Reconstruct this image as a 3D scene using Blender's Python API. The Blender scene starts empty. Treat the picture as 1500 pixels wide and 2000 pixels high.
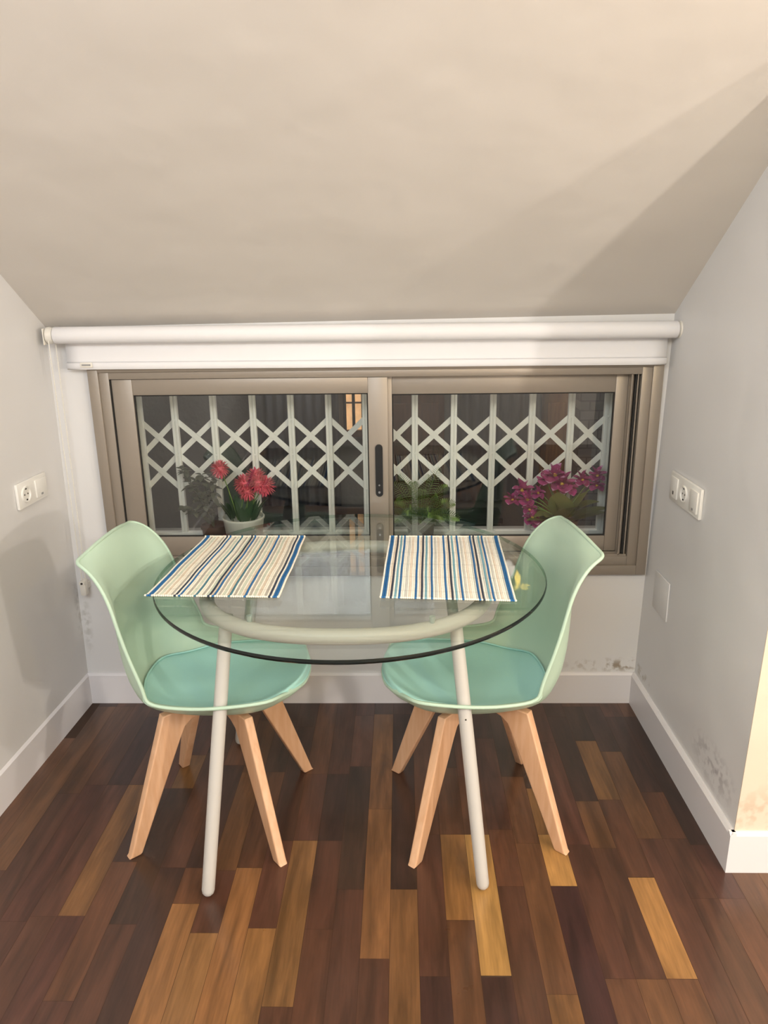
import bpy, bmesh, math, random
from mathutils import Vector, Matrix, noise
random.seed(7)
C = bpy.context.scene.collection
PI = math.pi

# ------------------------------------------------------------------ camera
def camera_axes(yaw, pitch, roll):
    cy, sy, cp, sp = math.cos(yaw), math.sin(yaw), math.cos(pitch), math.sin(pitch)
    f = Vector((sy*cp, cy*cp, sp)); r = Vector((cy, -sy, 0)); u = r.cross(f)
    c, s = math.cos(roll), math.sin(roll)
    return c*r+s*u, -s*r+c*u, f
r_, u_, f_ = camera_axes(-.02462, -.29228, -.01325)
cam_d = bpy.data.cameras.new('camera'); cam = bpy.data.objects.new('camera', cam_d); C.objects.link(cam)
cam.matrix_world = Matrix(((r_.x, u_.x, -f_.x, 1.1654), (r_.y, u_.y, -f_.y, -2.4730), (r_.z, u_.z, -f_.z, 1.4876), (0, 0, 0, 1)))
cam_d.sensor_fit = 'VERTICAL'; cam_d.sensor_height = 32; cam_d.lens = 1467.6*32/2000; cam_d.clip_start = .02
bpy.context.scene.camera = cam

# ------------------------------------------------------------------ world, lamps, exposure
sc = bpy.context.scene
sc.view_settings.view_transform = 'Standard'; sc.view_settings.look = 'None'
sc.view_settings.gamma = 1; sc.view_settings.exposure = .93; sc.view_settings.use_curve_mapping = False
wd = bpy.data.worlds.new('night'); sc.world = wd; wd.use_nodes = True
wd.node_tree.nodes['Background'].inputs[0].default_value = (.02, .025, .04, 1)
wd.node_tree.nodes['Background'].inputs[1].default_value = .5
def lamp(name, kind, loc, power, color, size=.05, target=None, sy=None):
    d = bpy.data.lights.new(name, kind); d.energy = power; d.color = color
    if kind == 'POINT': d.shadow_soft_size = size
    else:
        d.size = size
        if sy: d.shape = 'RECTANGLE'; d.size_y = sy
    o = bpy.data.objects.new(name, d); C.objects.link(o); o.location = loc
    if target: o.rotation_euler = (Vector(target)-Vector(loc)).to_track_quat('-Z', 'Y').to_euler()
    return o
WARM = (1, .90, .80)
lamp('alcove_lamp', 'POINT', (3.8, -2.2, 1.9), 40, WARM, .05)
lamp('alcove_lamp', 'POINT', (3.2, -2.9, 1.35), 52, (1, .91, .81), .05)
lamp('petal_lamp_light', 'POINT', (1.97, -2.9, 2.12), 13, (1, .93, .84), .07)
lamp('cool_fill', 'AREA', (.7, -3.0, 2.6), 46, (.86, .93, 1), 1.5, (.9, -1.4, 0), 1.5)  # cool fill added high behind the camera, no fixture modelled
lamp('terrace_fill', 'AREA', (1.3, .75, 2.6), 8, (1, .93, .85), .6, (1.3, 1.4, .5), .6)  # unseen fill added to light the stand-ins beyond the grille

# ------------------------------------------------------------------ materials
def lin(c):
    return tuple(((v/255)/12.92 if v/255 <= .04045 else ((v/255+.055)/1.055)**2.4) for v in c)
def mat(name, rgb, rough=.5, metal=0, spec=.5, bump=0, bscale=40, var=0, vscale=6, coat=0, emit=0, stretch=None):
    m = bpy.data.materials.new(name); m.use_nodes = True; nt = m.node_tree; b = nt.nodes['Principled BSDF']
    c = (*lin(rgb), 1)
    b.inputs['Base Color'].default_value = c; b.inputs['Roughness'].default_value = rough
    b.inputs['Metallic'].default_value = metal; b.inputs['Specular IOR Level'].default_value = spec
    b.inputs['Coat Weight'].default_value = coat
    if emit: b.inputs['Emission Color'].default_value = c; b.inputs['Emission Strength'].default_value = emit
    tc = nt.nodes.new('ShaderNodeTexCoord'); mp = nt.nodes.new('ShaderNodeMapping')
    nt.links.new(tc.outputs['Object'], mp.inputs[0])
    if stretch: mp.inputs['Scale'].default_value = stretch
    n2 = nt.nodes.new('ShaderNodeTexNoise'); n2.inputs['Scale'].default_value = vscale; n2.inputs['Detail'].default_value = 5
    nt.links.new(mp.outputs[0], n2.inputs['Vector'])
    mr = nt.nodes.new('ShaderNodeMapRange'); mr.inputs[1].default_value = .3; mr.inputs[2].default_value = .7
    mr.inputs[3].default_value = 1-var-.01; mr.inputs[4].default_value = 1+var*.6
    nt.links.new(n2.outputs[0], mr.inputs[0])
    mx = nt.nodes.new('ShaderNodeVectorMath'); mx.operation = 'SCALE'; mx.inputs[0].default_value = c[:3]
    nt.links.new(mr.outputs[0], mx.inputs['Scale']); nt.links.new(mx.outputs[0], b.inputs['Base Color'])
    if bump:
        n = nt.nodes.new('ShaderNodeTexNoise'); n.inputs['Scale'].default_value = bscale; n.inputs['Detail'].default_value = 4
        nt.links.new(mp.outputs[0], n.inputs['Vector'])
        bp = nt.nodes.new('ShaderNodeBump'); bp.inputs['Strength'].default_value = bump; bp.inputs['Distance'].default_value = .01
        nt.links.new(n.outputs[0], bp.inputs['Height']); nt.links.new(bp.outputs[0], b.inputs['Normal'])
    return m

def wall_mat(name, rgb, stains=(), bumps=.12, rough=.42):
    """painted plaster: slow undulation, fine roller texture, and damp stains at the given places"""
    m = bpy.data.materials.new(name); m.use_nodes = True; nt = m.node_tree; L = nt.links.new
    b = nt.nodes['Principled BSDF']; b.inputs['Roughness'].default_value = rough; b.inputs['Specular IOR Level'].default_value = .35
    tc = nt.nodes.new('ShaderNodeTexCoord')
    big = nt.nodes.new('ShaderNodeTexNoise'); big.inputs['Scale'].default_value = 2.2; big.inputs['Detail'].default_value = 3
    fine = nt.nodes.new('ShaderNodeTexNoise'); fine.inputs['Scale'].default_value = 60; fine.inputs['Detail'].default_value = 3
    st = nt.nodes.new('ShaderNodeTexNoise'); st.inputs['Scale'].default_value = 38; st.inputs['Detail'].default_value = 8
    for n in (big, fine, st): L(tc.outputs['Object'], n.inputs['Vector'])
    b1 = nt.nodes.new('ShaderNodeBump'); b1.inputs['Strength'].default_value = bumps; b1.inputs['Distance'].default_value = .12
    L(big.outputs[0], b1.inputs['Height'])
    b2 = nt.nodes.new('ShaderNodeBump'); b2.inputs['Strength'].default_value = .06; b2.inputs['Distance'].default_value = .004
    L(fine.outputs[0], b2.inputs['Height']); L(b1.outputs[0], b2.inputs['Normal']); L(b2.outputs[0], b.inputs['Normal'])
    col = nt.nodes.new('ShaderNodeRGB'); col.outputs[0].default_value = (*lin(rgb), 1); last = col.outputs[0]
    sep = nt.nodes.new('ShaderNodeVectorMath'); L(tc.outputs['Object'], sep.inputs[0]); sep.operation = 'ADD'
    for (px, py, pz, sx, sy, sz, rgb2, amt) in stains:
        d = nt.nodes.new('ShaderNodeVectorMath'); d.operation = 'SUBTRACT'; L(tc.outputs['Object'], d.inputs[0]); d.inputs[1].default_value = (px, py, pz)
        e = nt.nodes.new('ShaderNodeVectorMath'); e.operation = 'DIVIDE'; L(d.outputs[0], e.inputs[0]); e.inputs[1].default_value = (sx, sy, sz)
        le = nt.nodes.new('ShaderNodeVectorMath'); le.operation = 'LENGTH'; L(e.outputs[0], le.inputs[0])
        mr = nt.nodes.new('ShaderNodeMapRange'); mr.inputs[1].default_value = 1; mr.inputs[2].default_value = .2; L(le.outputs['Value'], mr.inputs[0])
        m2 = nt.nodes.new('ShaderNodeMapRange'); m2.inputs[1].default_value = .46; m2.inputs[2].default_value = .60; L(st.outputs[0], m2.inputs[0])
        mu = nt.nodes.new('ShaderNodeMath'); mu.operation = 'MULTIPLY'; L(mr.outputs[0], mu.inputs[0]); L(m2.outputs[0], mu.inputs[1])
        mu2 = nt.nodes.new('ShaderNodeMath'); mu2.operation = 'MULTIPLY'; L(mu.outputs[0], mu2.inputs[0]); mu2.inputs[1].default_value = amt
        mix = nt.nodes.new('ShaderNodeMixRGB'); L(mu2.outputs[0], mix.inputs[0]); L(last, mix.inputs[1]); mix.inputs[2].default_value = (*lin(rgb2), 1)
        last = mix.outputs[0]
    L(last, b.inputs['Base Color'])
    return m

def glass_mat(name, tint, f0=.043, rough=0.0):
    m = bpy.data.materials.new(name); m.use_nodes = True; nt = m.node_tree; nt.nodes.clear(); L = nt.links.new
    out = nt.nodes.new('ShaderNodeOutputMaterial'); tr = nt.nodes.new('ShaderNodeBsdfTransparent'); tr.inputs[0].default_value = (*tint, 1)
    gl = nt.nodes.new('ShaderNodeBsdfGlossy'); gl.inputs['Roughness'].default_value = rough
    g = nt.nodes.new('ShaderNodeNewGeometry'); d = nt.nodes.new('ShaderNodeVectorMath'); d.operation = 'DOT_PRODUCT'
    L(g.outputs['Incoming'], d.inputs[0]); L(g.outputs['Normal'], d.inputs[1])
    def mth(op, a, bb=None):
        n = nt.nodes.new('ShaderNodeMath'); n.operation = op
        if isinstance(a, (int, float)): n.inputs[0].default_value = a
        else: L(a, n.inputs[0])
        if bb is not None:
            if isinstance(bb, (int, float)): n.inputs[1].default_value = bb
            else: L(bb, n.inputs[1])
        return n.outputs[0]
    a = mth('ABSOLUTE', d.outputs['Value']); a = mth('SUBTRACT', 1.0, a); a = mth('POWER', a, 5.0); a = mth('MULTIPLY', a, 1-f0); a = mth('ADD', a, f0)
    mx = nt.nodes.new('ShaderNodeMixShader'); L(a, mx.inputs[0]); L(tr.outputs[0], mx.inputs[1]); L(gl.outputs[0], mx.inputs[2]); L(mx.outputs[0], out.inputs[0])
    return m

def wood_mat(name, rgb, rgb2, scale=(30, 30, 2.5), rough=.4):
    m = mat(name, rgb, rough); nt = m.node_tree; b = nt.nodes['Principled BSDF']; L = nt.links.new
    tc = nt.nodes.new('ShaderNodeTexCoord'); mp = nt.nodes.new('ShaderNodeMapping'); mp.inputs['Scale'].default_value = scale
    n = nt.nodes.new('ShaderNodeTexNoise'); n.inputs['Scale'].default_value = 3; n.inputs['Detail'].default_value = 6
    L(tc.outputs['Object'], mp.inputs[0]); L(mp.outputs[0], n.inputs['Vector'])
    cr = nt.nodes.new('ShaderNodeValToRGB'); cr.color_ramp.elements[0].position = .35; cr.color_ramp.elements[1].position = .68
    cr.color_ramp.elements[0].color = (*lin(rgb), 1); cr.color_ramp.elements[1].color = (*lin(rgb2), 1)
    L(n.outputs[0], cr.inputs[0]); L(cr.outputs[0], b.inputs['Base Color'])
    return m

def attr_mat(name, attr, rough=.5, grain=None, coat=0, bump=0):
    m = bpy.data.materials.new(name); m.use_nodes = True; nt = m.node_tree; L = nt.links.new; b = nt.nodes['Principled BSDF']
    b.inputs['Roughness'].default_value = rough; b.inputs['Coat Weight'].default_value = coat; b.inputs['Coat Roughness'].default_value = .12
    a = nt.nodes.new('ShaderNodeAttribute'); a.attribute_name = attr; last = a.outputs['Color']
    tc = nt.nodes.new('ShaderNodeTexCoord')
    if grain:
        # each board shifts the grain field by its own colour value, so grain stops at the joints
        mp = nt.nodes.new('ShaderNodeMapping'); mp.inputs['Scale'].default_value = grain; L(tc.outputs['Object'], mp.inputs[0])
        sc_ = nt.nodes.new('ShaderNodeVectorMath'); sc_.operation = 'SCALE'; L(a.outputs['Color'], sc_.inputs[0]); sc_.inputs['Scale'].default_value = 900
        ad = nt.nodes.new('ShaderNodeVectorMath'); ad.operation = 'ADD'; L(mp.outputs[0], ad.inputs[0]); L(sc_.outputs[0], ad.inputs[1])
        n = nt.nodes.new('ShaderNodeTexNoise'); n.inputs['Scale'].default_value = 1; n.inputs['Detail'].default_value = 7; n.inputs['Distortion'].default_value = .6
        L(ad.outputs[0], n.inputs['Vector'])
        mr = nt.nodes.new('ShaderNodeMapRange'); mr.inputs[1].default_value = .3; mr.inputs[2].default_value = .72; mr.inputs[3].default_value = .58; mr.inputs[4].default_value = 1.38
        L(n.outputs[0], mr.inputs[0])
        mp2 = nt.nodes.new('ShaderNodeMapping'); mp2.inputs['Scale'].default_value = (grain[0]*7, grain[1]*4, 1); L(tc.outputs['Object'], mp2.inputs[0])
        nf = nt.nodes.new('ShaderNodeTexNoise'); nf.inputs['Scale'].default_value = 1; nf.inputs['Detail'].default_value = 3; L(mp2.outputs[0], nf.inputs['Vector'])
        m3 = nt.nodes.new('ShaderNodeMapRange'); m3.inputs[1].default_value = .3; m3.inputs[2].default_value = .7; m3.inputs[3].default_value = .88; m3.inputs[4].default_value = 1.12
        L(nf.outputs[0], m3.inputs[0])
        mu = nt.nodes.new('ShaderNodeMath'); mu.operation = 'MULTIPLY'; L(mr.outputs[0], mu.inputs[0]); L(m3.outputs[0], mu.inputs[1])
        s2 = nt.nodes.new('ShaderNodeVectorMath'); s2.operation = 'SCALE'; L(last, s2.inputs[0]); L(mu.outputs[0], s2.inputs['Scale']); last = s2.outputs[0]
        r2 = nt.nodes.new('ShaderNodeTexNoise'); r2.inputs['Scale'].default_value = 9; r2.inputs['Detail'].default_value = 4; L(tc.outputs['Object'], r2.inputs['Vector'])
        m4 = nt.nodes.new('ShaderNodeMapRange'); m4.inputs[3].default_value = rough-.08; m4.inputs[4].default_value = rough+.12; L(r2.outputs[0], m4.inputs[0]); L(m4.outputs[0], b.inputs['Roughness'])
    L(last, b.inputs['Base Color'])
    if bump:
        n = nt.nodes.new('ShaderNodeTexNoise'); n.inputs['Scale'].default_value = 500; L(tc.outputs['Object'], n.inputs['Vector'])
        bp = nt.nodes.new('ShaderNodeBump'); bp.inputs['Strength'].default_value = bump; bp.inputs['Distance'].default_value = .001
        L(n.outputs[0], bp.inputs['Height']); L(bp.outputs[0], b.inputs['Normal'])
    return m

WALL = (221, 220, 219)
def edge_mat():
    m = mat('table_glass_edge', (6, 16, 14), .10, spec=.4); nt = m.node_tree; L = nt.links.new
    g = nt.nodes.new('ShaderNodeNewGeometry'); t = nt.nodes.new('ShaderNodeBsdfTransparent'); t.inputs[0].default_value = (.55, .68, .60, 1)
    mx = nt.nodes.new('ShaderNodeMixShader'); out = [n for n in nt.nodes if n.type == 'OUTPUT_MATERIAL'][0]
    L(g.outputs['Backfacing'], mx.inputs[0]); L(nt.nodes['Principled BSDF'].outputs[0], mx.inputs[1]); L(t.outputs[0], mx.inputs[2]); L(mx.outputs[0], out.inputs[0])
    return m
M = dict(
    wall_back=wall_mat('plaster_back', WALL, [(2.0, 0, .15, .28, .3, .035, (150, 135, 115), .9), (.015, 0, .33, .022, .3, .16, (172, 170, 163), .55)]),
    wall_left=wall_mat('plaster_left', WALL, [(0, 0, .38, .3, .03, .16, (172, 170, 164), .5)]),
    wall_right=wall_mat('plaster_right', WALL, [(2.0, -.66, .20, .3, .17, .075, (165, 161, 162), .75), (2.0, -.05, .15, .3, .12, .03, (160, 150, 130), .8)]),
    wall_return=wall_mat('plaster_return', (222, 208, 188), [(2.1, -.83, .18, .3, .3, .09, (205, 184, 160), .8)]),  # warmer than the other walls: warm lamplight put into the plaster colour
    ceiling=wall_mat('plaster_ceiling', (213, 207, 199), bumps=.16),
    skirting=mat('painted_skirting', (226, 223, 224), .35, bump=.02),
    alu=mat('champagne_aluminium', (152, 142, 130), .38, .35, bump=.01),
    alu_dark=mat('track_shadow_aluminium', (70, 66, 62), .5, .3),
    black=mat('black_plastic', (16, 17, 20), .35),
    brush=mat('dark_weather_brush', (34, 32, 30), .8),
    shell=mat('mint_polypropylene', (180, 204, 183), .38, spec=.4, bump=.01, bscale=300),
    cushion=mat('aqua_leatherette', (166, 212, 203), .45, bump=.04, bscale=220),
    beech=wood_mat('beech', (206, 160, 122), (216, 174, 138), (26, 26, 3)),
    tube=mat('warm_grey_powder_coat', (192, 188, 181), .38, bump=.01),
    rubber=mat('clear_pad', (170, 180, 172), .3),
    glass_top=glass_mat('table_glass', (.945, .972, .945), .05),
    glass_edge=edge_mat(),
    pane=glass_mat('window_glass', (.93, .945, .935), .05),
    fabric=mat('white_blind_fabric', (230, 229, 230), .75, bump=.03, bscale=500),
    clear=mat('translucent_white_plastic', (226, 222, 212), .3),
    plate=mat('white_switch_plastic', (236, 234, 228), .28),
    socket_hole=mat('socket_hole', (60, 56, 50), .6),
    tag_grey=mat('grey_tag', (150, 150, 150), .4),
    grille=mat('white_grille_paint', (236, 235, 228), .4, bump=.02),
    mat_c=attr_mat('woven_cotton', 'col', .85, bump=.4),
    floor=attr_mat('parquet', 'col', .30, (26, 3.2, 1), .25),
    under=mat('parquet_joint', (60, 40, 26), .7),
    pink=mat('pink_petals', (226, 92, 112), .7, var=.18, vscale=60),
    magenta=mat('magenta_petals', (172, 58, 124), .6, var=.35, vscale=40),
    petal_pale=mat('pale_lilac_petals', (206, 150, 190), .6, var=.2, vscale=60),
    yellow=mat('yellow_stamen', (214, 180, 70), .6),
    green=mat('dark_green_leaf', (40, 66, 34), .5, var=.3, vscale=14),
    fern=mat('fern_green', (112, 138, 62), .6, var=.3, vscale=20),
    leaf_broad=mat('olive_broad_leaf', (112, 116, 58), .4, var=.3, vscale=8),
    leaf_dull=mat('dull_green_leaf', (72, 78, 62), .6, var=.3, vscale=30),
    soil=mat('potting_soil', (44, 34, 26), .9, bump=.6, bscale=90),
    pot=mat('white_ribbed_pot', (222, 220, 210), .4),
    pot_terra=mat('dark_brown_pot', (74, 52, 42), .6),
    stone=mat('pale_sill', (176, 172, 164), .6, bump=.1),
    plaster_out=mat('grey_terrace_render', (120, 118, 116), .9, bump=.3),
    out_floor=mat('terrace_tiles', (60, 52, 46), .7, var=.2),
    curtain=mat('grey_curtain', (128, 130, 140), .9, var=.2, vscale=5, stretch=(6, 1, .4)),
    wood_dark=wood_mat('dark_brown_door', (70, 42, 30), (96, 60, 42), (20, 20, 2), .5),
    wood_orange=wood_mat('orange_brown_shutter', (132, 82, 42), (160, 104, 56), (20, 20, 2), .5),
    warm_glow=mat('reflection_glow', (255, 196, 140), .6, emit=.4, var=.6, vscale=14),  # emission standing in for the lit doorway reflected in the pane
    petal_lamp=mat('glowing_petal', (255, 214, 96), .5, emit=150),
    stem_metal=mat('lamp_metal', (150, 150, 150), .35, .8),
    curtain_room=mat('room_curtain', (120, 122, 128), .9, stretch=(6, 1, .4), var=.2),
)

# ------------------------------------------------------------------ helpers
def new_obj(name, bm, m, parent=None, smooth=True, ang=35, mods=()):
    me = bpy.data.meshes.new(name); bm.normal_update(); bm.to_mesh(me); bm.free()
    for x in (m if isinstance(m, (list, tuple)) else [m]): me.materials.append(x)
    if smooth: me.shade_smooth(); me.set_sharp_from_angle(angle=math.radians(ang))
    o = bpy.data.objects.new(name, me); C.objects.link(o)
    if parent: o.parent = parent
    return o
def tag(o, label, cat=None, group=None, kind=None):
    if label: o['label'] = label
    if cat: o['category'] = cat
    if group: o['group'] = group
    if kind: o['kind'] = kind
    return o
def empty(name, loc=(0, 0, 0), rz=0):
    o = bpy.data.objects.new(name, None); C.objects.link(o); o.location = loc; o.rotation_euler = (0, 0, rz); o.empty_display_size = .05; return o
def struct(name, bm, m, label=None, **k):
    o = new_obj(name, bm, m, **k); o['kind'] = 'structure'
    if label: o['label'] = label
    return o
def box(bm, x0, x1, y0, y1, z0, z1, bev=0, mi=0):
    vs = [bm.verts.new(p) for p in ((x0,y0,z0),(x1,y0,z0),(x1,y1,z0),(x0,y1,z0),(x0,y0,z1),(x1,y0,z1),(x1,y1,z1),(x0,y1,z1))]
    fs = [bm.faces.new([vs[i] for i in q]) for q in ((0,3,2,1),(4,5,6,7),(0,1,5,4),(1,2,6,5),(2,3,7,6),(3,0,4,7))]
    for f in fs: f.material_index = mi
    if bev:
        es = list({e for f in fs for e in f.edges})
        r = bmesh.ops.bevel(bm, geom=es, offset=bev, segments=2, affect='EDGES', profile=.5)
        for f in r['faces']: f.material_index = mi
    return vs
def prism(bm, pts, a, bdir):
    """extrude closed 3-D outline pts by vector bdir"""
    v0 = [bm.verts.new(p) for p in pts]; v1 = [bm.verts.new(Vector(p)+Vector(bdir)) for p in pts]
    bm.faces.new(v0[::-1]); bm.faces.new(v1); n = len(pts)
    for i in range(n): bm.faces.new((v0[i], v0[(i+1) % n], v1[(i+1) % n], v1[i]))
    bmesh.ops.recalc_face_normals(bm, faces=bm.faces)
def tube(bm, pts, rad, seg=10, closed=False, caps=True, mi=0, flat=1.0):
    pts = [Vector(p) for p in pts]; n = len(pts); rings = []
    rads = rad if isinstance(rad, (list, tuple)) else [rad]*n
    prev = None
    for i, p in enumerate(pts):
        a = pts[(i-1) % n] if (closed or i > 0) else p; b = pts[(i+1) % n] if (closed or i < n-1) else p
        t = (b-a).normalized()
        if prev is None:
            ref = Vector((0, 0, 1)) if abs(t.z) < .9 else Vector((1, 0, 0)); x = t.cross(ref).normalized()
        else: x = (prev-t*prev.dot(t)).normalized()
        prev = x; y = t.cross(x)
        rings.append([bm.verts.new(p+(x*math.cos(2*PI*k/seg)+y*math.sin(2*PI*k/seg)*flat)*rads[i]) for k in range(seg)])
    fs = []
    for i in range(n if closed else n-1):
        A, B = rings[i], rings[(i+1) % n]
        for k in range(seg): fs.append(bm.faces.new((A[k], A[(k+1) % seg], B[(k+1) % seg], B[k])))
    if not closed and caps:
        fs.append(bm.faces.new(rings[0][::-1])); fs.append(bm.faces.new(rings[-1]))
    for f in fs: f.material_index = mi; f.smooth = True
def lathe(bm, prof, c, seg=32, axis='Z', mi=0, rfun=None):
    rings = []
    for (r, h) in prof:
        ring = []
        for k in range(seg):
            a = 2*PI*k/seg; rr = r*(rfun(a) if rfun else 1)
            p = (rr*math.cos(a), rr*math.sin(a), h)
            if axis == 'X': p = (h, rr*math.cos(a), rr*math.sin(a))
            if axis == 'Y': p = (rr*math.cos(a), h, rr*math.sin(a))
            ring.append(bm.verts.new((p[0]+c[0], p[1]+c[1], p[2]+c[2])))
        rings.append(ring)
    for A, B in zip(rings, rings[1:]):
        for k in range(seg): f = bm.faces.new((A[k], A[(k+1) % seg], B[(k+1) % seg], B[k])); f.material_index = mi
    f = bm.faces.new(rings[0][::-1]); f.material_index = mi
    f = bm.faces.new(rings[-1]); f.material_index = mi
    bmesh.ops.recalc_face_normals(bm, faces=bm.faces)
def NB(): return bmesh.new()
def subd(o, lv=1):
    s = o.modifiers.new('subdivision', 'SUBSURF'); s.levels = lv; s.render_levels = lv

# ------------------------------------------------------------------ room shell
SL = .719
def ceil_z(x, y): return 1.372+.0098*x-SL*(y-.012)
# floor: parquet strips, one colour per board
PAL = {'T': (160, 118, 68), 'M+': (122, 84, 50), 'M': (112, 77, 46), 'M-': (103, 70, 43), 'B+': (92, 61, 39), 'B': (84, 54, 36), 'R': (76, 47, 35), 'D': (58, 38, 29), 'V': (56, 33, 29)}
BOARDS = {
 -19:[(-0.024,-0.843,'B+'),(-0.843,-1.281,'R')],
 -18:[(-0.024,-0.524,'B'),(-0.524,-1.087,'R')],
 -17:[(-0.482,-1.011,'R'),(-1.011,-1.387,'R')],
 -16:[(-0.093,-0.482,'V'),(-0.482,-0.995,'R'),(-0.995,-1.387,'R')],
 -15:[(-0.093,-0.481,'R'),(-0.481,-0.993,'M-'),(-0.993,-1.386,'R')],
 -14:[(-0.499,-0.809,'D'),(-0.809,-1.224,'B'),(-1.224,-1.385,'R')],
 -13:[(-0.325,-0.498,'M'),(-0.498,-1.017,'D'),(-1.017,-1.384,'R')],
 -12:[(-0.311,-0.83,'R'),(-0.83,-1.383,'D')],
 -11:[(-0.83,-0.952,'B'),(-0.952,-1.383,'M+')],
 -10:[(-0.416,-0.839,'B+'),(-0.839,-1.041,'R'),(-1.041,-1.382,'M+')],
 -9:[(-0.415,-0.829,'B'),(-0.829,-1.381,'M+')],
 -8:[(-0.158,-0.726,'D'),(-0.726,-1.026,'R'),(-1.026,-1.38,'M+')],
 -7:[(-0.725,-1.233,'M'),(-1.233,-1.38,'R')],
 -6:[(-0.725,-1.028,'R'),(-1.028,-1.379,'R')],
 -5:[(-0.385,-0.902,'D'),(-0.902,-1.378,'R')],
 -4:[(-0.076,-0.591,'M-'),(-0.591,-1.11,'M'),(-1.11,-1.377,'R')],
 -3:[(-0.076,-0.901,'D'),(-0.901,-1.376,'M-')],
 -2:[(-0.092,-0.699,'B'),(-0.699,-1.155,'R'),(-1.155,-1.376,'V')],
 -1:[(-0.392,-0.698,'B'),(-0.698,-0.998,'M+'),(-0.998,-1.375,'B')],
 0:[(-0.437,-0.698,'B'),(-0.698,-1.152,'T'),(-1.155,-1.374,'V')],
 1:[(-0.677,-0.889,'B'),(-0.889,-1.373,'R')],
 2:[(-0.436,-0.732,'B+'),(-0.732,-1.197,'B+'),(-1.197,-1.372,'M')],
 3:[(-0.092,-0.494,'D'),(-0.494,-0.697,'M'),(-0.697,-0.887,'T'),(-0.887,-1.372,'V')],
 4:[(-0.25,-0.737,'R'),(-0.737,-1.157,'R'),(-1.157,-1.371,'B')],
 5:[(-0.092,-0.553,'D'),(-0.553,-0.75,'B+'),(-0.75,-1.157,'R'),(-1.157,-1.37,'B+')],
 6:[(-0.024,-0.241,'D'),(-0.241,-0.546,'M'),(-0.546,-0.855,'B'),(-0.856,-1.156,'T'),(-1.156,-1.369,'B+')],
 7:[(-0.024,-0.302,'D'),(-0.302,-0.712,'B+'),(-0.712,-1.368,'R')],
 8:[(-0.092,-0.51,'D'),(-0.51,-0.711,'B'),(-0.711,-0.925,'R'),(-0.925,-1.368,'R')],
 9:[(-0.092,-0.735,'D'),(-0.735,-0.925,'R'),(-0.925,-1.367,'B')],
 10:[(-0.39,-0.838,'D'),(-0.838,-1.366,'B')],
 11:[(-0.838,-0.919,'M-'),(-0.919,-1.365,'R')],
}
def board_color(cls, rng):
    c = lin(PAL[cls]); k = rng.uniform(.88, 1.12)
    return (c[0]*k*rng.uniform(.97, 1.03), c[1]*k*rng.uniform(.95, 1.05), c[2]*k*rng.uniform(.93, 1.07), 1)
bm = NB(); lay = bm.loops.layers.float_color.new('col'); rng = random.Random(11)
for k in range(-23, 54):
    x0 = 1.337+.0688*k; x1 = x0+.0688; lst = list(BOARDS.get(k, []))
    top = lst[0][0] if lst else .3
    far = []
    y = top
    while y < .02 and lst or (not lst and False): 
        ln = rng.choice((.30, .45, .52, .6)); far.append((min(y+ln, .3), y, rng.choice(['D', 'D', 'R', 'B', 'R']))); y += ln
    near = []; y = lst[-1][1] if lst else .05-rng.random()*.4
    while y > -4.7:
        ln = rng.choice((.30, .45, .52, .6)); near.append((y, y-ln, rng.choices(['R', 'B', 'B+', 'M-', 'M', 'D', 'T'], (4, 4, 3, 3, 2, 2, .4))[0])); y -= ln
    for (ya, yb, cls) in far+lst+near:
        g = .0004
        q = [(x0+g, yb+g), (x1-g, yb+g), (x1-g, ya-g), (x0+g, ya-g)]
        f = bm.faces.new([bm.verts.new((a, b, 0)) for a, b in q]); c = board_color(cls, rng)
        for l in f.loops: l[lay] = c
box(bm, -.5, 5.2, -4.8, .3, -.05, -.0006, mi=1)
floor = struct('floor', bm, [M['floor'], M['under']], 'dark and honey mixed hardwood parquet strips running towards the window', smooth=False)

# sloping and flat ceiling
bm = NB(); ys = (.26, -1.75, -4.8); 
for (ya, yb) in ((.26, -1.75), (-1.75, -4.8)):
    P = []
    for (x, y) in ((-.5, ya), (5.2, ya), (5.2, yb), (-.5, yb)):
        z = ceil_z(x, max(y, -1.75)); P.append((x, y, z))
    lo = [bm.verts.new(p) for p in P]; hi = [bm.verts.new((p[0], p[1], p[2]+.12)) for p in P]
    bm.faces.new(lo); bm.faces.new(hi[::-1])
    for i in range(4): bm.faces.new((lo[i], hi[i], hi[(i+1) % 4], lo[(i+1) % 4]))
bmesh.ops.recalc_face_normals(bm, faces=bm.faces)
struct('ceiling', bm, M['ceiling'], 'cream plaster ceiling sloping down to the window wall', smooth=False)

# window wall (four blocks round the opening)
OX0, OX1, OZ0, OZ1 = .150, 1.998, .524, 1.250
bm = NB()
for b in ((-.4, OX0, -.04, 1.42), (OX1, 2.4, -.04, 1.42), (OX0, OX1, -.04, OZ0), (OX0, OX1, OZ1, 1.42)): box(bm, b[0], b[1], .012, .24, b[2], b[3])
struct('wall_back', bm, M['wall_back'], 'low white window wall under the sloping ceiling', smooth=False)
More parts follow.
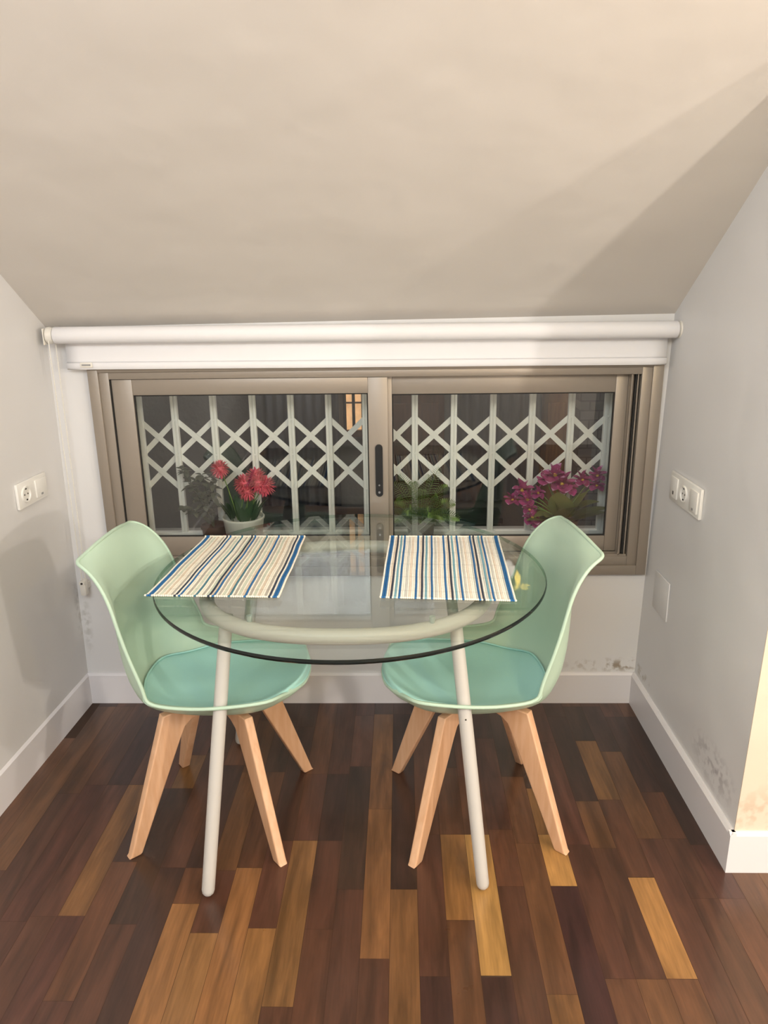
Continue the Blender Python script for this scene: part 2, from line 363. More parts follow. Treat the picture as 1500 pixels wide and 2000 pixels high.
# side walls (trapezoids that follow the ceiling)
def side_wall(name, prof, thick, m, label):
    bm = NB()
    v0 = [bm.verts.new(p) for p in prof]; v1 = [bm.verts.new((p[0]+thick, p[1], p[2])) for p in prof]
    bm.faces.new(v0); bm.faces.new(v1[::-1]); n = len(prof)
    for i in range(n): bm.faces.new((v0[i], v1[i], v1[(i+1) % n], v0[(i+1) % n]))
    bmesh.ops.recalc_face_normals(bm, faces=bm.faces)
    return struct(name, bm, m, label, smooth=False)
def lx(y, z): return -.010+.017*z+.0417*y
side_wall('wall_left', [(lx(.02, -.02), .02, -.02), (lx(.02, 1.37), .02, 1.40), (lx(-1.75, 2.65), -1.75, 2.68), (lx(-4.7, 2.65), -4.7, 2.68), (lx(-4.7, 0), -4.7, -.02)], -.15, M['wall_left'], 'white side wall left of the table')
def rx(y, z): return 2.012+.018*z+.0108*(-y)
YR = -.826
side_wall('wall_right', [(rx(.02, 0), .02, -.02), (rx(.02, 1.37), .02, 1.41), (rx(YR, 2.0), YR+.003, 2.03), (rx(YR, 0), YR+.003, -.02)], .15, M['wall_right'], 'grey-white side wall right of the table')
bm = NB(); prism(bm, [(rx(YR, 0), YR, -.02), (5.1, YR, -.02), (5.1, YR, 2.04), (rx(YR, 2), YR, 2.03)], None, (0, .14, 0))
struct('wall_return', bm, M['wall_return'], 'wall turning off at the right edge, warm lamplight in its colour', smooth=False)
bm = NB(); box(bm, 5.0, 5.15, -4.75, -.7, -.02, 2.7); struct('wall_far_right', bm, M['wall_back'], smooth=False)
bm = NB(); box(bm, -.6, 5.15, -4.75, -4.6, -.02, 2.7); struct('wall_rear', bm, M['wall_back'], smooth=False)

# skirting boards: box with chamfered top
def skirting(name, a, b, nrm, label):
    a = Vector((*a, 0)); b = Vector((*b, 0)); n = Vector((*nrm, 0)).normalized(); bm = NB(); H = .1225; T = .016
    prof = [(0, 0), (T, 0), (T, H-.008), (T-.007, H), (0, H)]
    A = [bm.verts.new(a+n*(p[0]-T)+Vector((0, 0, p[1]))) for p in prof]; B = [bm.verts.new(b+n*(p[0]-T)+Vector((0, 0, p[1]))) for p in prof]
    bm.faces.new(A); bm.faces.new(B[::-1])
    for i in range(5): bm.faces.new((A[i], B[i], B[(i+1) % 5], A[(i+1) % 5]))
    bmesh.ops.recalc_face_normals(bm, faces=bm.faces)
    return struct(name, bm, M['skirting'], label, smooth=False)
skirting('baseboard_back', (-.01, 0), (2.01, 0), (0, -1), 'white skirting board under the window')
skirting('baseboard_left', (0, .01), (-.0417*4.6, -4.6), (1, -.0417), 'white skirting board of the left wall')
skirting('baseboard_right', (2.0, .01), (2.009, -.838), (-1, -.011), 'white skirting board of the right wall')
skirting('baseboard_return', (2.009, -.838), (5.0, -.838), (0, -1), 'white skirting board turning the corner at the right')

# ------------------------------------------------------------------ window
win = empty('window_1', (1.07, .03, .51)); win['kind'] = 'structure'; win['label'] = 'wide low sliding window in champagne aluminium'
def wpart(name, bm, m, parent=win, **k):
    for v in bm.verts: v.co -= Vector((1.07, .03, .51))
    o = new_obj(name, bm, m, **k); o.parent = parent; return o
bm = NB(); X0, X1, Z0, Z1 = .139, 2.012, .512, 1.262
for (i, w, yf) in ((0, .034, -.010), (.034, .032, -.002)):
    j = i+w
    box(bm, X0+i, X0+j, yf, .085, Z0+i, Z1-i, .0012); box(bm, X1-j, X1-i, yf, .085, Z0+i, Z1-i, .0012)
    box(bm, X0+j, X1-j, yf, .085, Z0+i, Z0+j, .0012); box(bm, X0+j, X1-j, yf, .085, Z1-(j if i == 0 else .058), Z1-i, .0012)
wpart('outer_frame', bm, M['alu'], ang=30)
bm = NB()
for (x, y, w) in ((1.915, .004, .004), (1.926, .026, .005), (1.936, .010, .004), (1.917, .044, .006)): box(bm, x, x+w, y, y+.012, .580, 1.203)
for y in (.004, .032, .060): box(bm, .206, 1.944, y, y+.003, .578, .584)
wpart('track', bm, M['alu'])
bm = NB(); box(bm, 1.900, 1.9448, .05, .084, .579, 1.2035); box(bm, 1.929, 1.934, .012, .05, .580, 1.203); box(bm, .2055, .2085, .0, .03, .580, 1.203); wpart('brush_seal', bm, M['brush'])
def sash(x0, x1, z0, z1, y0, y1, sl, sr, rt, rb):
    bm = NB()
    box(bm, x0, x0+sl, y0, y1, z0, z1, .0015); box(bm, x1-sr, x1, y0, y1, z0, z1, .0015)
    box(bm, x0+sl, x1-sr, y0+.001, y1, z1-rt, z1, .0015); box(bm, x0+sl, x1-sr, y0+.001, y1, z0, z0+rb, .0015)
    o = wpart('sash', bm, M['alu'], ang=30)
    g = NB(); ym = (y0+y1)/2; box(g, x0+sl-.006, x1-sr+.006, ym-.0015, ym+.0015, z0+rb-.006, z1-rt+.006)
    wpart('glass_pane', g, M['pane'], o, smooth=False)
    s = NB(); w = .004
    for (a, b, c, d) in ((x0+sl, x0+sl+w, z0+rb, z1-rt), (x1-sr-w, x1-sr, z0+rb, z1-rt), (x0+sl+w, x1-sr-w, z0+rb, z0+rb+w), (x0+sl+w, x1-sr-w, z1-rt-w, z1-rt)): box(s, a, b, ym-.006, ym-.0017, c, d)
    wpart('rubber_gasket', s, M['brush'], o)
    return o
s1 = sash(.2095, 1.121, .585, 1.2025, .004, .028, .068, .065, .052, .070)
s2 = sash(1.075, 1.914, .586, 1.2020, .034, .058, .060, .040, .060, .055)
# slot handle on the centre stile
bm = NB(); zc, hw, x = .889, .0125, 1.090
n = 12; pts = []
for k in range(n+1): a = PI*k/n; pts.append((x+hw*math.cos(a), .0035, zc+.078+hw*math.sin(a)))
for k in range(n+1): a = PI+PI*k/n; pts.append((x+hw*math.cos(a), .0035, zc-.078+hw*math.sin(a)))
prism(bm, pts, None, (0, -.006, 0)); hnd = wpart('handle', bm, M['black'], s1)
bm = NB(); lathe(bm, [(.004, -.0035), (.004, -.0045)], (x, 0, zc-.075), 12, 'Y'); lathe(bm, [(.003, -.0035), (.003, -.0045)], (x, 0, zc-.050), 12, 'Y'); wpart('lock_button', bm, M['stem_metal'], hnd)

# window sill outside
bm = NB(); box(bm, .02, 2.15, .24, .50, .495, .530, .004); box(bm, .151, 1.997, .086, .24, .5245, .530); struct('trim_1', bm, M['stone'], 'pale outer window sill')

# ------------------------------------------------------------------ folding grille
GY = .225; KX = 1.0325
def gx(x): return 1.1654+(x-1.1654)*KX
def grille(xs, label, wide_first):
    root = empty('scissor_grille', (gx(xs[0]), GY, .5305)); tag(root, label, 'security grille', None); R0 = Vector(root.location)
    def part(name, bm, m=M['grille']):
        for v in bm.verts: v.co -= R0
        return new_obj(name, bm, m, root, ang=30)
    zt, zm, zb = 1.031, .902, .771
    for i, x14 in enumerate(xs):
        x = gx(x14); end = (i == 0 and wide_first) or (i == len(xs)-1 and not wide_first)
        bm = NB(); w = .011 if not end else .016
        box(bm, x-w, x-.0015, GY-.012, GY+.008, .5305, 1.249, .001); box(bm, x+.0015, x+w, GY-.012, GY+.008, .5305, 1.249, .001); box(bm, x-.002, x+.002, GY-.008, GY+.004, .5305, 1.249)
        if end:
            s = -1 if wide_first else 1
            box(bm, *(sorted((x+s*.020, x+s*.043))), GY-.012, GY+.008, .5305, 1.249, .001)
        for z in (zt, zm, zb): lathe(bm, [(.004, GY-.0135), (.004, GY-.012)], (x, 0, z), 8, 'Y')
        part('bar', bm)
    def strap(p, q, y):
        p = Vector(p); q = Vector(q); d = (q-p).normalized(); n = Vector((-d.z, 0, d.x))*.0095
        bm = NB(); prism(bm, [(p+n)[:], (p-n)[:], (q-n)[:], (q+n)[:]], None, (0, y, 0)); part('strap', bm)
    for a, b in zip(xs, xs[1:]):
        xa, xb = gx(a), gx(b)
        for (u, d) in ((zt, zm), (zm, zb)):
            strap((xa, GY-.002, u), (xb, GY-.002, d), .003); strap((xa, GY+.003, d), (xb, GY+.003, u), .003)
    bm = NB(); box(bm, gx(xs[0])-.02, gx(xs[-1])+.02, GY-.016, GY+.012, .590, .604, .001); part('bottom_rail', bm)
    return root
grille((.241, .370, .508, .646, .780, .912, 1.040), 'left leaf of the white folding scissor grille outside the window', True)
grille((1.085, 1.213, 1.349, 1.485, 1.621, 1.756, 1.885), 'right leaf of the white folding scissor grille outside the window', False)

# ------------------------------------------------------------------ roller blind
bl = empty('roller_blind', (1.05, -.045, 1.352)); tag(bl, 'white roller blind rolled up above the window', 'window blind')
def bpart(name, bm, m, parent=bl, **k):
    for v in bm.verts: v.co -= Vector((1.05, -.045, 1.352))
    return new_obj(name, bm, m, parent, **k)
bm = NB(); r = .0265
prof = [(r*.96, .066), (r, .068)]+[(r*(1+.006*math.sin(i*1.3)), .068+1.958*i/24) for i in range(1, 24)]+[(r, 2.026), (r*.96, 2.028)]
lathe(bm, prof, (0, -.045, 1.348), 36, 'X')
for v in bm.verts: v.co.z -= .002*(v.co.x-1.05)
bpart('rolled_fabric', bm, M['fabric'], ang=60)
bm = NB(); N = 40
row = []
for i in range(N+1):
    x = .084+(2.010-.084)*i/N; w = .0018*math.sin(x*5)+.001*math.sin(x*13)
    row.append([bm.verts.new((x, y+w*s, z-.002*(x-1.05))) for (y, z, s) in ((-.0195, 1.352, 0), (-.020, 1.32, .3), (-.022, 1.28, .7), (-.024, 1.243, 1), (-.028, 1.238, 1), (-.031, 1.243, 1), (-.0315, 1.257, 1), (-.026, 1.262, 1))])
for a, b in zip(row, row[1:]):
    for k in range(len(a)-1): bm.faces.new((a[k], b[k], b[k+1], a[k+1]))
hs = bpart('hanging_fabric', bm, M['fabric'], ang=60); sm = hs.modifiers.new('thickness', 'SOLIDIFY'); sm.thickness = .0012
bm = NB(); box(bm, .130, .170, -.035, -.0325, 1.247, 1.263, .0008); t1 = bpart('hem_clip', bm, M['clear'])
bm = NB(); box(bm, .136, .164, -.0365, -.035, 1.2525, 1.2575); bpart('clip_slot', bm, M['tag_grey'], t1)
for (xa, xb) in ((.040, .064), (2.030, 2.046)):
    bm = NB(); s = 1 if xa < 1 else -1; zc = 1.348-.002*((xa+xb)/2-1.05)
    lathe(bm, [(.020, xa), (.026, xa+.004), (.027, (xa+xb)/2), (.024, xb-.004), (.024, xb)], (0, -.045, zc), 24, 'X')
    xw = xa-.004 if xa < 1 else xb+.001
    box(bm, xw, xw+.003, -.068, .011, zc-.028, zc+.022, .0006)
    bpart('end_bracket', bm, M['clear'], ang=40)
bm = NB(); pts = []
for i in range(13): a = PI*i/12; pts.append((.052+.001, -.045-.022*math.cos(a), 1.348+.022*math.sin(a)))
pl = [(.053, -.067, 1.348)]+[(.053-.012*t, -.067+.030*t, 1.348-.86*t) for t in [i/10 for i in range(1, 11)]]
pr = [(.055, -.023, 1.348)]+[(.055-.008*t, -.023+.001*t, 1.348-.86*t) for t in [i/10 for i in range(1, 11)]]
tube(bm, pl[::-1]+pts[1:-1]+pr, .0015, 6)
for seq in (pl, pr):
    a, b = Vector(seq[0]), Vector(seq[-1]); m_ = 95
    for i in range(m_):
        p = a.lerp(b, (i+.5)/m_); bmesh.ops.create_icosphere(bm, subdivisions=1, radius=.0024, matrix=Matrix.Translation(p))
bpart('bead_chain', bm, M['clear'])
bm = NB(); box(bm, .030, .052, -.042, -.012, .452, .505, .006); lathe(bm, [(.010, -.044), (.010, -.012)], (.041, 0, .500), 16, 'Y'); box(bm, .034, .048, -.013, .011, .47, .49)
ch = bpart('chain_tensioner', bm, M['clear'], ang=40)
bm = NB(); lathe(bm, [(.004, -.0455), (.004, -.0439)], (.041, 0, .500), 12, 'Y'); bpart('screw', bm, M['socket_hole'], ch)

# ------------------------------------------------------------------ sockets and switches
def wall_plate(name, loc, nrm_x, tilt, mods, label, cat, w=.075, h=.082, group=None):
    """local frame: X out of the wall, Y along the wall, Z up"""
    root = empty(name, loc, tilt); tag(root, label, cat, group); sgn = nrm_x
    tot = w*len(mods)
    def p(nm, bm, m, par=root, **k):
        for v in bm.verts: v.co.x *= sgn
        bmesh.ops.recalc_face_normals(bm, faces=bm.faces)
        return new_obj(nm, bm, m, par, **k)
    bm = NB(); box(bm, -.001, .009, -tot/2, tot/2, -h/2, h/2, .003); p('face_plate', bm, M['plate'])
    for i, md in enumerate(mods):
        yc = -tot/2+w*(i+.5)
        if md == 'socket':
            bm = NB(); lathe(bm, [(.0260, .009), (.0260, .013), (.0235, .014), (.0205, .013), (.0195, .0102), (.001, .0100)], (0, yc, 0), 32, 'X'); s = p('socket_outlet', bm, M['plate'])
            bm = NB()
            for dy in (-.0095, .0095): lathe(bm, [(.0028, .0098), (.0028, .0106)], (0, yc+dy, 0), 12, 'X')
            box(bm, .0098, .0122, yc-.003, yc+.003, .015, .019); box(bm, .0098, .0122, yc-.003, yc+.003, -.019, -.015)
            p('contact_hole', bm, M['socket_hole'], s)
        elif md == 'switch':
            bm = NB(); box(bm, .008, .0135, yc-w*.36, yc+w*.36, -h*.36, h*.36, .0025); s = p('rocker', bm, M['plate'])
            bm = NB(); box(bm, .0134, .0139, yc-.006, yc+.006, -h*.30, -h*.22); p('rocker_mark', bm, M['tag_grey'], s)
        elif md == 'data':
            bm = NB(); box(bm, .008, .0125, yc-w*.36, yc+w*.36, -h*.36, h*.36, .002); s = p('insert', bm, M['plate'])
            bm = NB(); box(bm, .0124, .0130, yc-.004, yc+.004, -h*.24, -h*.12); p('data_jack', bm, M['socket_hole'], s)
    return root
wall_plate('wall_socket', (lx(-.21, .885)+.001, -.212, .885), 1, -.0417, ('socket', 'switch'), 'white double plate with one round socket and one rocker on the left wall', 'socket', .088, .080)
wall_plate('wall_socket', (rx(-.26, .872)-.001, -.260, .872), -1, .0108, ('switch', 'socket', 'data'), 'white triple plate with middle round socket on the right wall', 'socket', .080, .092)
bm = NB(); box(bm, -.004, .001, -.066, .066, -.066, .066, .002)
o = new_obj('blank_cover_plate', bm, M['wall_right']); o.location = (rx(-.157, .497)-.001, -.157, .497); o.rotation_euler = (0, 0, .0108)
tag(o, 'square blank cover plate painted like the right wall, below the triple socket', 'cover plate')

# ------------------------------------------------------------------ table
TC = Vector((1.028, -.562, 0)); TR = .521
tb = empty('dining_table', TC); tag(tb, 'round glass dining table on warm grey tubular metal legs', 'table')
bm = NB(); seg = 128
prof = [(0.0, .739), (TR-.003, .739), (TR-.0006, .7415), (TR, .7445), (TR-.0006, .7475), (TR-.003, .750), (0.0, .750)]
rings = []
for (r, z) in prof[1:-1]: rings.append([bm.verts.new((r*math.cos(2*PI*k/seg), r*math.sin(2*PI*k/seg), z)) for k in range(seg)])
for i, (A, B) in enumerate(zip(rings, rings[1:])):
    for k in range(seg): f = bm.faces.new((A[k], A[(k+1) % seg], B[(k+1) % seg], B[k])); f.material_index = 1
bm.faces.new(rings[0][::-1]); bm.faces.new(rings[-1])
bmesh.ops.recalc_face_normals(bm, faces=bm.faces)
gt = new_obj('glass_top', bm, [M['glass_top'], M['glass_edge']], tb, ang=20)
for pl_ in gt.data.polygons:
    if pl_.material_index == 0: pl_.use_smooth = False
RA, RB, RZ, TRD = .374, .318, .7045, .0195
def tl(x, y, z): return (x-TC.x, y-TC.y, z)
bm = NB(); pts = []
for k in range(96):
    a = 2*PI*k/96; e = 2.35; c, s = math.cos(a), math.sin(a)
    pts.append((-.012+RA*math.copysign(abs(c)**(2/e), c), RB*math.copysign(abs(s)**(2/e), s), RZ))
tube(bm, pts, TRD, 18, closed=True); new_obj('support_ring', bm, M['tube'], tb, ang=80)
LEGS = [((.722, -.742), (.666, -.925)), ((1.296, -.742), (1.367, -.898)), ((.722, -.362), (.612, -.262)), ((1.300, -.362), (1.382, -.250))]
for (t, f) in LEGS:
    bm = NB(); A = Vector(tl(*t, .700)); B = Vector(tl(*f, .019)); d = (B-A).normalized()
    n = 14; P = [A.lerp(B, i/n) for i in range(n+1)]; R = [.0165+.0010*math.sin(i/n*PI) for i in range(n+1)]
    for a in (30, 60, 80): P.append(B+d*.017*math.sin(math.radians(a))); R.append(.0165*math.cos(math.radians(a)))
    tube(bm, P, R, 18); lg = new_obj('leg', bm, M['tube'], tb, ang=80)
    if t[0] > 1 and t[1] < -.6:
        bm = NB(); c = A.lerp(B, .375)+Vector((.0, -.0170, 0)); bmesh.ops.create_uvsphere(bm, u_segments=10, v_segments=6, radius=.0025, matrix=Matrix.Translation(c)); new_obj('screw_hole', bm, M['socket_hole'], lg)
for (x, y) in ((.80, -.835), (1.236, -.842), (.80, -.29), (1.24, -.29)):
    bm = NB(); lathe(bm, [(.006, .7225), (.007, .731), (.007, .7388)], tl(x, y, 0), 16); new_obj('glass_pad', bm, M['rubber'], tb)

# ------------------------------------------------------------------ placemats
def placemat(cor, cols, label, seed, wv=1):
    bm = NB(); lay = bm.loops.layers.float_color.new('col'); rg = random.Random(seed)
    BL, BR, TRc, TL = [Vector((*c, 0)) for c in cor]; ctr = (BL+BR+TRc+TL)/4
    n = len(cols); ny = 150; ofs = [rg.uniform(-.0012, .0012) for _ in range(n+1)]; thr = [rg.uniform(.03, .97) for _ in range(7)]
    root_z = .7502
    def P(u, v, h):
        wob = wv*(.0012*math.sin(v*9+u*3)+.0004*math.sin(v*23+u*11))
        q = BL.lerp(BR, u).lerp(TL.lerp(TRc, u), v)-ctr
        return (q.x+wob, q.y, h)
    prof = ((0, .0004), (.16, .0022), (.5, .0032), (.84, .0022), (1, .0004))
    for i, c in enumerate(cols):
        rows = []; e0 = ofs[i]*.6; 
        for j in range(ny+1):
            v = j/ny; v2 = v*(1-.003*abs(ofs[i])/.0012); dip = .55+.45*abs(math.sin(j*PI/3.0+i*PI*.5))
            rows.append([bm.verts.new(P((i+s)/n, v2, h*dip if h > .001 else h)) for s, h in prof])
        for j, (a, b) in enumerate(zip(rows, rows[1:])):
            kk = 1+.10*math.sin(j*2.1+i)+rg.uniform(-.05, .05)
            if (j % 30) in (14, 15): kk *= .90
            for k in range(4):
                f = bm.faces.new((a[k], a[k+1], b[k+1], b[k])); 
                for l in f.loops: l[lay] = (c[0]*kk, c[1]*kk, c[2]*kk, 1)
        for rr, s in ((rows[0], 1), (rows[-1], -1)):      # knotted rib ends
            mid = rr[2].co; bmesh.ops.create_icosphere(bm, subdivisions=1, radius=.0034, matrix=Matrix.Translation((mid.x, mid.y, .0030)))
            w = lin((236, 230, 214)) if c[2] > .2 and c[0] > .2 else c
            bm.faces.ensure_lookup_table()
            for f in bm.faces[-20:]:
                for l in f.loops: l[lay] = (*w[:3], 1)
    q = [BL-ctr, BR-ctr, TRc-ctr, TL-ctr]; f = bm.faces.new([bm.verts.new((v.x, v.y, .0004)) for v in q][::-1])
    for l in f.loops: l[lay] = (*lin((200, 190, 168)), 1)
    o = new_obj('placemat', bm, M['mat_c'], ang=80); o.location = (ctr.x, ctr.y, root_z); tag(o, label, 'placemat', None)
    return o
cr, ta, gn, bl_, nv, te, gy = [lin(c) for c in ((240, 234, 218), (212, 196, 174), (200, 208, 190), (40, 104, 158), (48, 60, 78), (70, 120, 136), (176, 172, 160))]
left_cols = []
for i in range(60):
    f = (i+.5)/60; c = (cr, ta, cr, cr, gy, cr, gn)[i % 7]
    for a, col in ((.150, te), (.225, nv), (.265, bl_), (.380, te), (.470, nv), (.502, bl_), (.620, te), (.700, nv), (.735, bl_), (.850, te), (.925, nv)):
        if abs(f-a) < .0083: c = col
    if .012 < f < .055 or .955 < f < .990: c = bl_
    left_cols.append(c)
wh, wt, lg_, lb = [lin(c) for c in ((246, 242, 230), (228, 214, 196), (206, 206, 198), (120, 170, 186))]
right_cols = []
for i in range(66):
    f = (i+.5)/66; c = (wh, wh, lg_, wh, wt)[i % 5]
    for a, col in ((.082, nv), (.115, lb), (.150, bl_), (.265, bl_), (.307, nv), (.345, lb), (.382, bl_), (.495, bl_), (.537, nv), (.575, lb), (.612, bl_), (.730, bl_), (.770, nv), (.805, lb), (.845, bl_)):
        if abs(f-a) < .0078: c = col
    if .018 < f < .050 or .955 < f < .988: c = bl_
    right_cols.append(c)
placemat(((.519, -.744), (.861, -.757), (.869, -.286), (.556, -.281)), left_cols, 'beige placemat with thin teal and navy stripes on the left of the glass table', 3)
placemat(((1.109, -.760), (1.443, -.785), (1.461, -.299), (1.127, -.291)), right_cols, 'bright white placemat with blue stripes on the right of the glass table', 5, .35)

# ------------------------------------------------------------------ chairs
ROWS = [  # F, z, half width, dF side, dz side, exponent of the side curl
 (.262, .456, .110, -.024, .010, 2.5), (.254, .454, .160, -.034, .030, 3), (.222, .438, .200, -.020, .052, 3.5), (.150, .405, .222, -.004, .084, 4), (.040, .393, .231, 0, .086, 4),
 (-.065, .396, .232, .010, .085, 4), (-.148, .418, .231, .042, .074, 4), (-.196, .478, .229, .084, .046, 4), (-.218, .555, .224, .082, .034, 3.6), (-.224, .640, .215, .062, .026, 3.3),
 (-.226, .718, .205, .044, .022, 3), (-.230, .775, .195, .024, .014, 2.8), (-.240, .820, .184, .004, .004, 2.4), (-.250, .844, .176, -.012, -.006, 2.2), (-.257, .856, .166, -.014, -.014, 2.0), (-.262, .863, .156, -.012, -.018, 2.0)]
def shell_pt(v, s):
    v = max(0, min(len(ROWS)-1, v)); i = min(int(v), len(ROWS)-2); t = v-i
    def cr_(k):
        g = lambda j: ROWS[max(0, min(len(ROWS)-1, j))][k]
        p0, p1, p2, p3 = g(i-1), g(i), g(i+1), g(i+2)
        return .5*((2*p1)+(-p0+p2)*t+(2*p0-5*p1+4*p2-p3)*t*t+(-p0+3*p1-3*p2+p3)*t**3)
    F, z, hw, dF, dz, ex = [cr_(k) for k in range(6)]
    a = (abs(s)/.90)**ex
    if a > .75: a = .75+.27*(1-math.exp(-(a-.75)/.27))
    return Vector((F+dF*a, hw*s, z+dz*a))
def make_chair():
    root = empty('dining_chair')
    bm = NB(); nv_, ns = 48, 32; grid = []; SS = [math.copysign(abs(-1+2*j/32)**.8, -1+2*j/32) for j in range(33)]
    for i in range(nv_+1):
        v = (len(ROWS)-1)*i/nv_; grid.append([bm.verts.new(shell_pt(v, SS[j])) for j in range(ns+1)])
    for i in range(nv_):
        for j in range(ns): bm.faces.new((grid[i][j], grid[i][j+1], grid[i+1][j+1], grid[i+1][j]))
    edge = [grid[0][j].co.copy() for j in range(ns+1)]+[grid[i][ns].co.copy() for i in range(1, nv_+1)]+[grid[nv_][j].co.copy() for j in range(ns-1, -1, -1)]+[grid[i][0].co.copy() for i in range(nv_-1, 0, -1)]
    bm.normal_update(); sgn = 1 if grid[30][16].normal.x > 0 else -1
    back = [[bm.verts.new(v.co-v.normal*sgn*.005) for v in r] for r in grid]
    for i in range(nv_):
        for j in range(ns): bm.faces.new((back[i][j], back[i+1][j], back[i+1][j+1], back[i][j+1]))
    ring = lambda g: [g[0][j] for j in range(ns+1)]+[g[i][ns] for i in range(1, nv_+1)]+[g[nv_][j] for j in range(ns-1, -1, -1)]+[g[i][0] for i in range(nv_-1, 0, -1)]
    ra, rb = ring(grid), ring(back)
    for k in range(len(ra)): bm.faces.new((ra[k], ra[(k+1) % len(ra)], rb[(k+1) % len(ra)], rb[k]))
    for _ in range(3):
        edge = [(edge[k-1]+edge[k]*2+edge[(k+1) % len(edge)])/4 for k in range(len(edge))]
    bmesh.ops.recalc_face_normals(bm, faces=bm.faces)
    tube(bm, [p+Vector((0, 0, -.002)) for p in edge], .0048, 10, closed=True)
    new_obj('seat_shell', bm, M['shell'], root, ang=75)
    # seat pad
    bm = NB(); nr, na = 14, 56; vc, vr = 3.35, 3.40; sr = .83; rings = []
    def pad(r, a):
        c, s = math.cos(a), math.sin(a); e = 2.6
        dv = math.copysign(abs(c)**(2/e), c)*r; ds = math.copysign(abs(s)**(2/e), s)*r
        q = shell_pt(vc+vr*dv, sr*ds); 
        h = .027*(1-r**9)+.002 
        return q+Vector((.006*max(0, dv), 0, h))
    c0 = bm.verts.new(pad(0, 0))
    for i in range(1, nr+1): rings.append([bm.verts.new(pad((i/nr)**.8, 2*PI*k/na)) for k in range(na)])
    for k in range(na): bm.faces.new((c0, rings[0][(k+1) % na], rings[0][k]))
    for A, B in zip(rings, rings[1:]):
        for k in range(na): bm.faces.new((A[k], A[(k+1) % na], B[(k+1) % na], B[k]))
    bmesh.ops.recalc_face_normals(bm, faces=bm.faces)
    tube(bm, [v.co+Vector((0, 0, .003)) for v in rings[-1]], .003, 6, closed=True)
    new_obj('seat_cushion', bm, M['cushion'], root, ang=75)
    # legs with curved webs joining below the seat
    for (sx, sy) in ((1, -1), (1, 1), (-1, 1), (-1, -1)):
        d = Vector((sx, sy, 0)).normalized(); n = Vector((-d.y, d.x, 0)); bm = NB()
        out = [(.305, .0), (.300, .006), (.170, .388), (.012, .388), (.012, .358), (.055, .356), (.088, .348), (.110, .334), (.124, .308), (.268, .004), (.273, .0)]
        if sy*sx > 0: out = [(max(r_, .012), z_) for r_, z_ in out]
        t = .0125
        prism(bm, [(d*r_+n*t+Vector((0, 0, z_)))[:] for r_, z_ in out], None, n*(-2*t))
        es = [e for e in bm.edges if abs(((e.verts[0].co-e.verts[1].co)).dot(n)) < 1e-4]
        bmesh.ops.bevel(bm, geom=es, offset=.0045, segments=3, affect='EDGES', profile=.6)
        new_obj('leg', bm, M['beech'], root, ang=40)
    bm = NB(); lathe(bm, [(.085, .3882), (.09, .390), (.09, .392)], (0, 0, 0), 24); new_obj('mounting_plate', bm, M['black'], root)
    return root
def copy_tree(o, parent=None):
    c = o.copy(); C.objects.link(c); c.parent = parent
    for ch in list(o.children): copy_tree(ch, c)
    return c
chair = make_chair(); chair.location = (.641, -.592, 0); chair.rotation_euler = (0, 0, math.radians(-3.4))
tag(chair, 'mint green shell chair with beech legs at the left side of the glass table', 'chair', 'chairs at the glass table')
ch2 = copy_tree(chair); ch2.location = (1.372, -.583, 0); ch2.rotation_euler = (0, 0, math.radians(180+7))
tag(ch2, 'mint green shell chair with beech legs at the right side of the glass table', 'chair', 'chairs at the glass table')

# ------------------------------------------------------------------ plants between glass and grille
SILL = .530
def leaf(bm, base, d, ln, w, droop=.3, fold=.15, n=6):
    base = Vector(base); d = Vector(d).normalized(); side = d.cross(Vector((0, 0, 1)))
    side = side.normalized() if side.length > .01 else Vector((1, 0, 0)); up = side.cross(d).normalized(); L = []
    for i in range(n+1):
        t = i/n; c = base+d*ln*t-Vector((0, 0, 1))*droop*ln*t*t; ww = w*math.sin(PI*min(.999, t**.8))**.8+.0003
        L.append([bm.verts.new(c-side*ww+up*ww*fold), bm.verts.new(c), bm.verts.new(c+side*ww+up*ww*fold)])
    for a, b in zip(L, L[1:]):
        for k in range(2): bm.faces.new((a[k], a[k+1], b[k+1], b[k]))
def pompom(c, r, n=150, seed=0):
    rg = random.Random(seed); bm = NB(); c = Vector(c)
    bmesh.ops.create_icosphere(bm, subdivisions=2, radius=r*.5, matrix=Matrix.Translation(c))
    for k in range(n):
        z = 1-2*(k+.5)/n; a = k*2.39996; q = math.sqrt(1-z*z); d = Vector((q*math.cos(a), q*math.sin(a), z))
        d = (d+Vector((rg.uniform(-.15, .15), rg.uniform(-.15, .15), rg.uniform(-.15, .15)))).normalized()
        leaf(bm, c+d*r*.4, d, r*rg.uniform(.55, .68), r*.075, rg.uniform(0, .15), .5, 3)
    return bm
def local(bm, o):
    for v in bm.verts: v.co -= Vector(o.location)
    return bm
PY = .128
pp = empty('potted_flowers', (.590, PY, SILL)); tag(pp, 'white ribbed pot of pink pompom flowers behind the left pane', 'potted plant')
bm = NB(); prof = [(.050, 0), (.054, .004), (.073, .152), (.076, .155), (.076, .162), (.072, .163), (.067, .150), (.01, .146)]
lathe(bm, prof, (.590, PY, SILL), 72, rfun=lambda a: 1+.010*math.sin(a*36)); new_obj('pot', local(bm, pp), M['pot'], pp, ang=60)
heads = [((.514, .140, .866), .036), ((.600, .135, .812), .040), ((.640, .150, .830), .042), ((.676, .130, .806), .040), ((.612, .120, .786), .034), ((.655, .115, .818), .036)]
for i, (c, r) in enumerate(heads):
    new_obj('flower_head', local(pompom(c, r, 150, i), pp), M['pink'], pp, ang=180)
    bm = NB(); b = Vector((.59+(i-2.5)*.008, PY, SILL+.145)); e = Vector(c); m_ = (b+e)/2+Vector((0, .01, .02))
    tube(bm, [b*(1-t)**2+m_*2*t*(1-t)+e*t*t for t in [k/8 for k in range(9)]], .0018, 6); new_obj('stem', local(bm, pp), M['fern'], pp)
